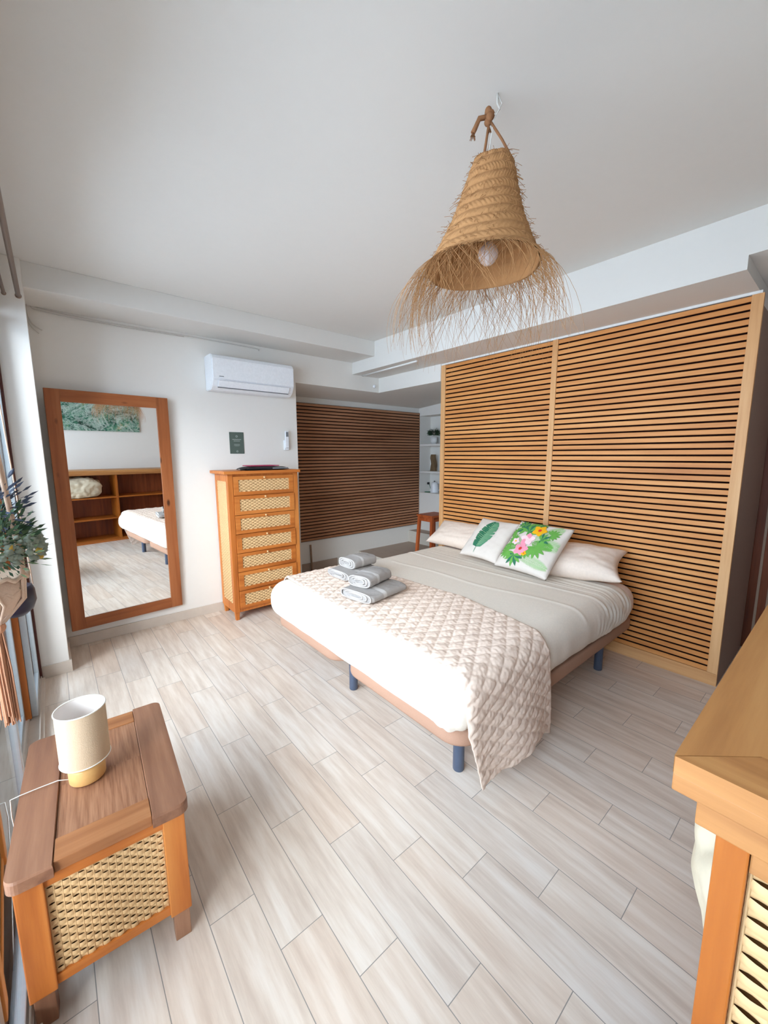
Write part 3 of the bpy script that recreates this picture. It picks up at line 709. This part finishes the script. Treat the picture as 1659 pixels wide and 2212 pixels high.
# ------------------------------------------------------------------ bedside chest with cane panels
def bedside():
    t = thing('bedside_chest', 'low wooden chest with woven cane sides and worn top under the table lamp', 'side table', (-.182, 1.209, 0), -.059)
    W, D, H, TH, I = .41, .615, .475, .034, .013; zf = .105
    bm = bm_()
    for x0, x1, sgn in ((0, .095, -1), (W-.095, W, 1)):
        pts = [(x, y) for x, y in rrect(x0, x1, 0, D, .028, 6) if (x < .05 if sgn < 0 else x > W-.05)]
        inner = (.095 if sgn < 0 else W-.095)
        pts = pts+[(inner, 0), (inner, D)]; cx, cy = sum(p[0] for p in pts)/len(pts), D/2
        pts.sort(key=lambda p: math.atan2(p[1]-cy, p[0]-cx))
        lo = [bm.verts.new((x, y, H-TH)) for x, y in pts]; mi_ = [bm.verts.new((x, y, H-.006)) for x, y in pts]
        hi = [bm.verts.new((x+(cx-x)*.03, y+(cy-y)*.012, H)) for x, y in pts]; n = len(pts)
        for a, b in ((lo, mi_), (mi_, hi)):
            for j in range(n): bm.faces.new((a[j], a[(j+1) % n], b[(j+1) % n], b[j]))
        bm.faces.new(lo[::-1]); bm.faces.new(hi)
    obj('top_board', bm, 'worn_y', t)
    bm = bm_(); box(bm, .0955, W-.0955, .012, .090, H-TH, H-.002, .002); obj('top_rail', bm, 'toprail_x', t); bm = bm_(); box(bm, .0955, W-.0955, D-.085, D-.010, H-TH, H-.002, .002); obj('top_rail', bm, 'toprail_x', t)
    bm = bm_(); x0, x1, y0, y1 = .0965, W-.0965, .091, D-.086; cx, cy = (x0+x1)/2, (y0+y1)/2
    for a, b, c, d, mi in ((x0, cx, y0, cy, 0), (cx, x1, y0, cy, 1), (x0, cx, cy, y1, 1), (cx, x1, cy, y1, 0)): box(bm, a, b, c, d, H-TH, H-.006, 0, mi)
    obj('top_panel', bm, ['veneer_a', 'veneer_b'], t)
    z1 = H-TH-.001
    for x0 in (I, W-I-.058):
        for y0 in (I, D-I-.058): cbox('post', 'teak_z', t, x0, x0+.058, y0, y0+.058, zf-.005, z1, bev=.003)
    for za, zb_ in ((z1-.035, z1), (zf, zf+.028)):
        for y0 in (I+.008, D-I-.030): cbox('rail', 'teak_x', t, I+.058, W-I-.058, y0, y0+.022, za, zb_, bev=.001)
        for x0 in (I+.008, W-I-.030): cbox('rail', 'teak_y', t, x0, x0+.022, I+.058, D-I-.058, za, zb_, bev=.001)
    pz0, pz1 = zf+.028, z1-.035
    for o_, Uv, w, rows, cols in (((I+.058, I+.014, pz0), (1, 0, 0), W-2*I-.116, 22, 16), ((W-I-.014, I+.058, pz0), (0, 1, 0), D-2*I-.116, 22, 24)):
        bm = bm_(); o3 = Vector(o_)
        if Uv[0]: box(bm, o3.x, o3.x+w, o3.y+.008, o3.y+.010, pz0, pz1)
        else: box(bm, o3.x-.010, o3.x-.008, o3.y, o3.y+w, pz0, pz1)
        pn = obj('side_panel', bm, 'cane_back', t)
        bm = bm_(); weave(bm, o3, Uv, (0, 0, 1), w, pz1-pz0, rows, cols, .0024, 4); obj('weave', bm, 'cane', pn)
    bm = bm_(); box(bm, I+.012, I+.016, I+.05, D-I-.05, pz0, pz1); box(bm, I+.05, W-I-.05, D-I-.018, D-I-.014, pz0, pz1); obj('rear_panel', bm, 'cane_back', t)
    for x0 in (I+.006, W-I-.050):
        for y0 in (I+.008, D-I-.052): cbox('leg', 'worn_z', t, x0, x0+.044, y0, y0+.044, 0, zf-.006, bev=.003)
bedside()
def lamp():
    t = thing('table_lamp', 'small table lamp with round beige fabric shade on the bedside chest', 'lamp', (.004, 1.50, .4745))
    bm = bm_(); lathe(bm, [(0, 0), (.047, 0), (.049, .003), (.049, .046), (.046, .050), (0, .050)], n=40); obj('base', bm, 'lamp_base', t)
    R = .066; zb, zt = .068, .240
    bm = bm_(); lathe(bm, [(R, zb), (R, zt)], n=56); lathe(bm, [(R-.0015, zb), (R-.0015, zt)], n=56, mi=1)
    o = obj('lamp_shade', bm, ['shade_fabric', 'shade_inner'], t, recalc=False)
    for z in (zb, zt):
        bm = bm_(); tube(bm, [(R*math.cos(2*PI*i/48), R*math.sin(2*PI*i/48), z) for i in range(49)], .0022, 6, cap=False); obj('rim', bm, 'shade_rim', o)
    bm = bm_(); tube(bm, [(0, 0, .05), (0, 0, .095)], .014, 14); tube(bm, [(-R+.002, 0, .09), (R-.002, 0, .09)], .0015, 6); tube(bm, [(0, -R+.002, .09), (0, R-.002, .09)], .0015, 6); obj('socket', bm, 'white_plastic', t)
    bm = bm_(); P = [(-.046, .01, .006), (-.075, .025, .008), (-.12, .03, .006), (-.165, .03, .006), (-.186, .03, .004), (-.188, .03, -.05), (-.180, .02, -.20), (-.172, -.02, -.32), (-.168, -.1, -.43)]
    tube(bm, P, .0015, 6); obj('cord', bm, 'cable_white', t)
lamp()

# ------------------------------------------------------------------ bookcase at the right
def bookcase():
    t = thing('bookcase', 'long waist-high wooden bookcase with cane end panel at the right edge', 'bookcase', (1.55, -.1, 0))
    X, Y = 1.55, -.1
    def B(nm, mat, *b, bev=.002):
        b = (b[0]-X, b[1]-X, b[2]-Y, b[3]-Y, b[4], b[5]); return cbox(nm, mat, t, *b, bev=bev)
    H = 1.15; x0, x1, yf, yw = .529, 2.60, .103, -.298
    # mitred top: end board with grain along Y, main board along X
    bm = bm_()
    def prism(pts, z0, z1):
        lo = [bm.verts.new((x-X, y-Y, z0)) for x, y in pts]; hi = [bm.verts.new((x-X, y-Y, z1)) for x, y in pts]; n = len(pts)
        for j in range(n): bm.faces.new((lo[j], lo[(j+1) % n], hi[(j+1) % n], hi[j]))
        bm.faces.new(lo[::-1]); bm.faces.new(hi)
    prism([(x0+.0015, yf), (x1, yf), (x1, yw), (x0+.075, yw), (x0+.075, yf-.066)], H-.022, H); obj('top', bm, 'desk_x', t)
    bm = bm_(); prism([(x0, yf-.001), (x0+.0745, yf-.067), (x0+.0745, yw), (x0, yw)], H-.022, H); obj('top_end', bm, 'desk_y', t)
    B('cornice', 'desk_y', x0+.002, x0+.03, yw, yf-.0, H-.045, H-.0225); B('cornice', 'desk_x', x0+.0305, x1, yf-.03, yf, H-.045, H-.0225)
    B('frieze', 'desk_y', x0+.006, x0+.04, yw, yf-.024, H-.075, H-.0455); B('frieze', 'desk_x', x0+.0405, x1, yf-.05, yf-.024, H-.075, H-.0455)
    B('post', 'deskpost_z', x0+.012, x0+.045, yf-.072, yf-.043, .0, H-.0755)
    B('post', 'deskpost_z', x0+.012, x0+.045, yw, yw+.035, .0, H-.0755)
    B('end_rail', 'desk_y', x0+.016, x0+.040, yw+.0355, yf-.0725, H-.105, H-.0755); B('end_rail', 'desk_y', x0+.016, x0+.040, yw+.0355, yf-.0725, .08, .14)
    w = (yf-.0725)-(yw+.0355)
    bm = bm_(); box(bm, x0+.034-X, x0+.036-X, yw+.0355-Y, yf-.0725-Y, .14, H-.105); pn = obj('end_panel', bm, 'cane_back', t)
    bm = bm_(); weave(bm, (x0+.024-X, yf-.0725-Y, .14), (0, -1, 0), (0, 0, 1), w, H-.245, 74, 9, .0034, 6); obj('weave', bm, 'cane', pn)
    for xx in (1.36, 2.19): B('divider', 'deskpost_z', xx, xx+.03, yw+.01, yf-.055, .03, H-.0755)
    B('side_board', 'teak_z', x1-.03, x1-.005, yw, yf-.03, 0, H-.0755)
    for a, b in ((x0+.0455, 1.3595), (1.3905, 2.1895), (2.2205, x1-.0305)):
        for z in (.705, .365, .03): B('shelf', 'deskpost_x', a, b, yw+.01, yf-.058, z, z+.022)
    B('back_board', 'red_z', x0+.0455, x1-.0305, yw, yw+.009, .0, H-.046)
    B('plinth', 'teak_x', x0+.0455, x1-.0305, yf-.075, yf-.060, 0, .0295)
bookcase()
# duvet stuffed on the upper shelf
bm = bm_()
def duv(u, v):
    th = 2*PI*v; ph = PI*(u-.5); e = .55
    s = lambda a, p: math.copysign(abs(a)**p, a)
    x = .29*s(math.sin(ph), .8); rr = s(math.cos(ph), .5)
    y = .165*rr*s(math.cos(th), .8); z = .155*rr*s(math.sin(th), .75)
    n = .022*noise.noise(Vector((x*9, y*9+2, z*13)))+.009*abs(math.sin(16*z+7*x+4*noise.noise(Vector((x*6, y*6, z*6)))))+.010*noise.noise(Vector((x*24, y*24, z*30)))
    d = Vector((x, y, z)); d = d+d.normalized()*n if d.length > 1e-5 else d
    return Vector((d.x, min(d.y, .20), max(d.z, -.152)))
grid(bm, duv, 110, 120); tag(obj('duvet', bm, 'duvet', loc=(.885, -.065, .882)), 'rolled cream duvet stuffed on the top shelf of the bookcase', 'duvet')
t = thing('sea_picture', 'frameless green sea-foam picture on the front wall, seen in the mirror', 'picture', (1.25, -.298, 1.76))
bm = bm_(); box(bm, -.62, .62, 0, .025, 0, .52, .001); obj('canvas', bm, 'sea_print', t)

# ------------------------------------------------------------------ pendant lamp
def pendant():
    cx, cy = 1.252, .925
    t = thing('pendant_lamp', 'woven straw pendant lamp with long fringe hanging from the ceiling', 'pendant lamp', (cx, cy, 2.10))
    zt, zb = 2.490, 2.150
    prof = [(.052, 2.492), (.060, 2.485), (.070, 2.455), (.083, 2.41), (.098, 2.36), (.118, 2.30), (.140, 2.25), (.165, 2.195), (.192, 2.150)]
    def rad(z): return interp(-z, [(-a[1], a[0]) for a in prof])
    def pt(u, v, off=0):
        z = zt-(zt-zb)*u; r = rad(z); a = 2*PI*v
        zz = z+.010*(v-.5)*0
        row = u*11+v*1.0; fr = row-math.floor(row)
        br = .0045*abs(math.sin(PI*fr))+.0028*abs(math.sin(a*26*(1 if True else 1)+(fr if int(math.floor(row)) % 2 else -fr)*5.0))*math.sin(PI*fr)
        r += br+.003*noise.noise(Vector((math.cos(a)*3, math.sin(a)*3, z*8)))+off
        lean = (z-2.32)
        return Vector((r*math.cos(a)+.05*lean, r*math.sin(a)-.05*lean, z-2.10+.004*math.sin(a*3)))
    bm = bm_(); grid(bm, lambda u, v: pt(u, v), 110, 312); grid(bm, lambda u, v: pt(u, v, -.007), 40, 96)
    grid(bm, lambda u, v: Vector(((.052*(1-u))*math.cos(2*PI*v)+.0085, (.052*(1-u))*math.sin(2*PI*v)-.0085, .390)), 3, 40)
    sh = obj('shade', bm, 'esparto', t, recalc=False)
    bm = bm_()
    for i in range(700):     # loose ends sticking out of the plait
        u, v = random.random(), random.random(); p = pt(u, v); a = 2*PI*v
        d = Vector((math.cos(a+random.uniform(-1.3, 1.3)), math.sin(a+random.uniform(-1.3, 1.3)), random.uniform(-.9, .4)))
        L = random.uniform(.010, .028); tube(bm, [p, p+d*L*.5, p+d*L+Vector((0, 0, -.004))], .0007, 3, cap=False)
    o = obj('loose_straw', bm, 'esparto', sh, recalc=False); o['kind'] = 'stuff'
    bm = bm_()
    for i in range(520):
        v = random.random(); a = 2*PI*v; p = pt(.985, v, random.uniform(-.004, .004)); R = Vector((math.cos(a), math.sin(a), 0)); T = Vector((-R.y, R.x, 0))
        clump = noise.noise(Vector((math.cos(a)*2.4, math.sin(a)*2.4, 0)))
        L = random.uniform(.10, .33)*(1+.5*clump); out = random.uniform(.1, .8); sw = random.uniform(-.55, .55)+.6*clump; curl = random.uniform(-2.6, 2.6)
        P = [p]; dirv = (R*out+T*sw*.6+Vector((0, 0, -.35))).normalized(); q = p.copy(); n = 8
        for s in range(n):
            g = Vector((0, 0, -1))*(.20+.10*s*.5); dirv = (dirv+g*.75+T*curl*.10+Vector((random.uniform(-1, 1), random.uniform(-1, 1), 0))*.05-R*.02*s).normalized()
            q = q+dirv*L/n; P.append(q.copy())
        tube(bm, P, random.uniform(.00055, .0011), 3, cap=False, taper=[1-.07*k for k in range(n+1)])
    fo = obj('fringe', bm, 'esparto', t, recalc=False); fo['kind'] = 'stuff'
    # bulb and holder
    bm = bm_(); lathe(bm, [(0, .060), (.014, .062), (.024, .070), (.034, .085), (.0355, .097), (.031, .115), (.018, .125), (.013, .140)], (.004, -.004, 0), 28); obj('bulb', bm, 'bulb_glass', t)
    bm = bm_(); lathe(bm, [(0, .135), (.015, .135), (.018, .15), (.018, .19), (.008, .20), (.003, .21), (.003, .39)], (.004, -.004, 0), 18); obj('lamp_holder', bm, 'dark_plastic', t)
    top = Vector((1.250-cx, .928-cy, 2.625-2.10))
    bm = bm_()
    for a in ((1.238, .945), (1.300, .860), (1.262, .965)):
        e = Vector((a[0]-cx, a[1]-cy, 2.475-2.10)); tube(bm, [top+Vector((0, 0, -.01)), top.lerp(e, .5)+Vector((.002, 0, 0)), e, e+Vector((0, 0, -.02))], .0042, 7)
    obj('rope', bm, 'rope', t)
    bm = bm_()
    for k in range(4):
        b = bmesh.new(); bmesh.ops.create_uvsphere(b, u_segments=12, v_segments=8, radius=.016)
        for v in b.verts: v.co = Vector((v.co.x*.8, v.co.y*.8, v.co.z*(1.1-.1*k)))+top+Vector((.005*math.sin(k*2), .005*math.cos(k*2), -.010*k+.016))
        for f in b.faces: f.smooth = True
        join(bm, b)
    tube(bm, [top, top+Vector((-.022, .025, -.002)), top+Vector((-.030, .036, -.030)), top+Vector((-.034, .042, -.042))], .008, 8)
    for i in range(26):
        s0 = top+Vector((-.034, .042, -.040)); d = Vector((random.uniform(-.6, .6), random.uniform(-.6, .6), -1)); tube(bm, [s0, s0+d*random.uniform(.01, .022)], .0012, 3, cap=False)
    for i in range(40):
        s0 = top+Vector((0, 0, -.028)); d = Vector((random.uniform(-.35, .35), random.uniform(-.35, .35), -1)); tube(bm, [s0, s0+d*random.uniform(.01, .022)], .0012, 3, cap=False)
    obj('knot', bm, 'rope', t)
    bm = bm_(); h = Vector((1.263-cx, .908-cy, 2.688-2.10)); tube(bm, [h, h+Vector((0, 0, -.03)), h+Vector((.006, -.006, -.046)), h+Vector((0, .003, -.060)), h+Vector((-.010, .014, -.056)), h+Vector((-.014, .020, -.045))], .0032, 8)
    obj('ceiling_hook', bm, 'cable_white', t)
    bm = bm_(); tube(bm, [h+Vector((0, 0, -.002)), h+Vector((.012, -.010, -.03)), top+Vector((.01, -.01, -.01)), top+Vector((.0, -.0, -.12)), Vector((.004, -.004, .39))], .0024, 6); obj('cord', bm, 'cable_white', t)
pendant()

# ------------------------------------------------------------------ stool and shelf things in the alcove
t = thing('bar_stool', 'reddish wooden stool with tapering legs standing on the alcove step', 'stool', (3.90, 3.62, .145))
bm = bm_(); box(bm, -.17, .17, -.14, .14, .535, .562, .004); obj('seat', bm, 'stool_x', t)
for b_ in ((-.124, .124, -.115, -.095), (-.124, .124, .095, .115), (-.145, -.125, -.10, .10), (.125, .145, -.10, .10)): cbox('apron', 'stool_x', t, *b_, .475, .5345)
for sx in (-1, 1):
    for sy in (-1, 1):
        bm = bm_(); box(bm, -.019, .019, -.019, .019, 0, .5345, .003)
        for v in bm.verts: f_ = 1-v.co.z/.5345; v.co.x += sx*(.138+.030*f_); v.co.y += sy*(.112+.022*f_)
        obj('leg', bm, 'stool_z', t)
sh1 = tag(cbox('niche_shelf', 'white_wall', None, XA+.002, 4.669, 3.45, 4.409, 1.625, 1.655), 'upper white shelf in the alcove niche carrying the potted plant', 'shelf', 'niche shelves')
sh2 = tag(cbox('niche_shelf', 'white_wall', None, XA+.002, 4.669, 3.45, 4.409, 1.215, 1.243), 'lower white shelf in the alcove niche carrying the stone figure', 'shelf', 'niche shelves')
t = thing('potted_plant', 'small bushy green plant in a white pot on the upper niche shelf', 'plant', (4.56, 4.235, 1.6555))
bm = bm_(); lathe(bm, [(0, 0), (.045, 0), (.055, .105), (.050, .105), (.048, .09), (0, .09)], n=28); obj('pot', bm, 'pot_white', t)
bm = bm_()
for i in range(420):
    d = Vector((random.gauss(0, 1), random.gauss(0, 1), random.gauss(.35, .8))).normalized(); d.z = max(d.z, -.25)
    p = Vector((0, 0, .155))+Vector((d.x*.085, d.y*.085, d.z*.075))*random.uniform(.4, 1); s = d.orthogonal().normalized()*.007
    e = p+d*random.uniform(.02, .04); bm.faces.new([bm.verts.new(q) for q in (p-s, p+s, e+s*.4, e-s*.4)])
obj('foliage', bm, 'foliage', t)
bm = bm_()
def stonef(u, v):
    z = .255*u; a = 2*PI*v; r = .052*(1-.25*u)*(1+.14*math.sin(a*3+z*30)+.12*noise.noise(Vector((math.cos(a)*2, math.sin(a)*2, z*22))))
    return Vector((r*math.cos(a)*1.0+.01*math.sin(z*25), r*math.sin(a)*.9, z))
vs = grid(bm, stonef, 24, 32); bm.faces.new([bm.verts.new(stonef(1, j/32)) for j in range(32)])
tag(obj('stone_figure', bm, 'stone', loc=(4.56, 4.235, 1.2435)), 'rough brown stone figure on the lower niche shelf', 'figure')
t = thing('kettle', 'small white electric kettle on the niche ledge', 'kettle', (4.55, 4.20, .9105))
bm = bm_(); lathe(bm, [(0, 0), (.062, 0), (.064, .02), (.055, .11), (.046, .15), (.03, .165), (0, .17)], n=30); obj('body', bm, 'white_plastic', t)
bm = bm_(); tube(bm, [(.02, -.045, .15), (.03, -.085, .15), (.03, -.10, .11), (.025, -.085, .05), (.02, -.06, .03)], .008, 8); obj('handle', bm, 'white_plastic', t)
bm = bm_(); lathe(bm, [(.0, .168), (.012, .17), (.010, .182), (0, .185)], n=14); obj('lid_knob', bm, 'dark_plastic', t)
t = thing('appliance_plug', 'black plug and dark cable from the socket in the niche', 'plug', (4.62, 4.36, .9105))
bm = bm_(); box(bm, -.018, .018, .026, .0485, .115, .150, .004); obj('plug', bm, 'dark_plastic', t)
bm = bm_(); tube(bm, [(0, .026, .12), (-.01, -.0, .10), (-.01, -.03, .04), (-.03, -.05, .007), (-.10, .02, .006), (-.13, -.02, .006), (-.08, -.10, .006)], .004, 6); obj('cord', bm, 'leaf_green', t)
bm = bm_(); box(bm, -.10, -.06, -.14, -.10, .001, .020, .004); obj('connector', bm, 'dark_plastic', t)
bm = bm_(); box(bm, -.010, .010, -.008, .008, 0, .36, .002)
o = tag(obj('wooden_batten', bm, 'batten', loc=(2.475, 4.39, .0)), 'thin brown batten standing by the low white alcove wall', 'batten')
o.rotation_euler = (-.06, 0, 0)

# ------------------------------------------------------------------ hanging plants by the window
def hanging(name, label, loc, pot_mat, full):
    t = thing(name, label, 'hanging plant', loc)
    if full:
        bm = bm_(); lathe(bm, [(0, 0), (.030, .0), (.052, .04), (.060, .085), (.056, .085), (.05, .07), (0, .07)], n=32); obj('pot', bm, pot_mat, t)
        bm = bm_()
        for k in range(6):
            a = 2*PI*k/6+.5; top = Vector((0, 0, 1.22)); P = [top, Vector((math.cos(a)*.02, math.sin(a)*.02, .7)), Vector((.064*math.cos(a), .064*math.sin(a), .12)), Vector((.064*math.cos(a), .064*math.sin(a), .08)), Vector((.052*math.cos(a+.3), .052*math.sin(a+.3), .03)), Vector((0.012*math.cos(a), 0.012*math.sin(a), -.02))]
            tube(bm, P, .0032, 6); P2 = [p+Vector((.007*math.cos(a+1.6), .007*math.sin(a+1.6), 0)) for p in P]; tube(bm, P2, .0032, 6)
        for z in (.085, .05):
            tube(bm, [((.063-.012*(z < .06))*math.cos(2*PI*i/30), (.063-.012*(z < .06))*math.sin(2*PI*i/30), z+.006*math.sin(i*2.1)) for i in range(31)], .005, 6, cap=False)
        cr = obj('macrame_holder', bm, 'macrame', t)
        bm = bm_(); bmesh.ops.create_uvsphere(bm, u_segments=12, v_segments=8, radius=.016, matrix=Matrix.Translation((0, 0, -.03)))
        for i in range(90):
            a = random.uniform(0, 2*PI); r = random.uniform(.002, .010); r2_ = r*random.uniform(1.0, 1.9)
            tube(bm, [(r*math.cos(a), r*math.sin(a), -.035), (r2_*math.cos(a), r2_*math.sin(a), -.13), (r2_*math.cos(a+.2), r2_*math.sin(a+.2), -.235-random.uniform(0, .03))], .0016, 3, cap=False)
        obj('tassel', bm, 'macrame_dark', cr)
        for nm, mat, cnt, R, zc, big in (('foliage', 'foliage', 900, .098, .165, 1), ('sprig', 'foliage_blue', 420, .085, .235, .8), ('sprig', 'foliage_light', 420, .105, .14, .9)):
            bm = bm_()
            for i in range(cnt):
                d = Vector((random.gauss(0, 1), random.gauss(0, 1), random.gauss(.1, 1))).normalized(); p = Vector((0, 0, zc))+Vector((d.x*R, d.y*R, d.z*.085))*random.uniform(.35, 1)
                s = d.cross(Vector((random.random(), random.random(), random.random()))).normalized()*.0036*big; e = p+(d+Vector((0, 0, .2)))*random.uniform(.012, .028); mid = (p+e)/2
                bm.faces.new([bm.verts.new(q) for q in (p, mid+s, e, mid-s)])
            obj(nm, bm, mat, t, recalc=False)
        for nm, mat, cnt in (('bloom', 'bloom_yellow', 14), ('bloom', 'bloom_grey', 150)):
            bm = bm_()
            for i in range(cnt):
                a = random.uniform(-2.6, 1.2); el = random.uniform(-.3, .5); R = .098
                c = Vector((R*math.cos(a)*math.cos(el), R*math.sin(a)*math.cos(el), .145+.07*math.sin(el)))
                b = bmesh.new(); bmesh.ops.create_icosphere(b, subdivisions=2, radius=random.uniform(.004, .008))
                for v in b.verts: v.co = v.co*(1+.6*noise.noise(v.co*420+c*50))+c
                for f in b.faces: f.smooth = True
                join(bm, b)
            obj(nm, bm, mat, t)
    else:
        bm = bm_(); lathe(bm, [(0, 0), (.022, .004), (.042, .022), (.052, .05), (.050, .085), (.044, .10), (.040, .10), (0, .09)], n=32); obj('pot', bm, pot_mat, t)
        bm = bm_()
        for k in range(3):
            a = 2*PI*k/3; tube(bm, [(0, 0, 1.4), (.046*math.cos(a), .046*math.sin(a), .10)], .002, 5)
        obj('cord', bm, 'macrame', t)
    return t
hanging('hanging_planter', 'macrame hanging planter full of grey-green foliage at the window edge', (-.122, 1.20, 1.150), 'macrame', True)
hanging('hanging_pot', 'round dark purple pot hanging behind the macrame planter', (-.121, 1.70, .985), 'pot_black', False)
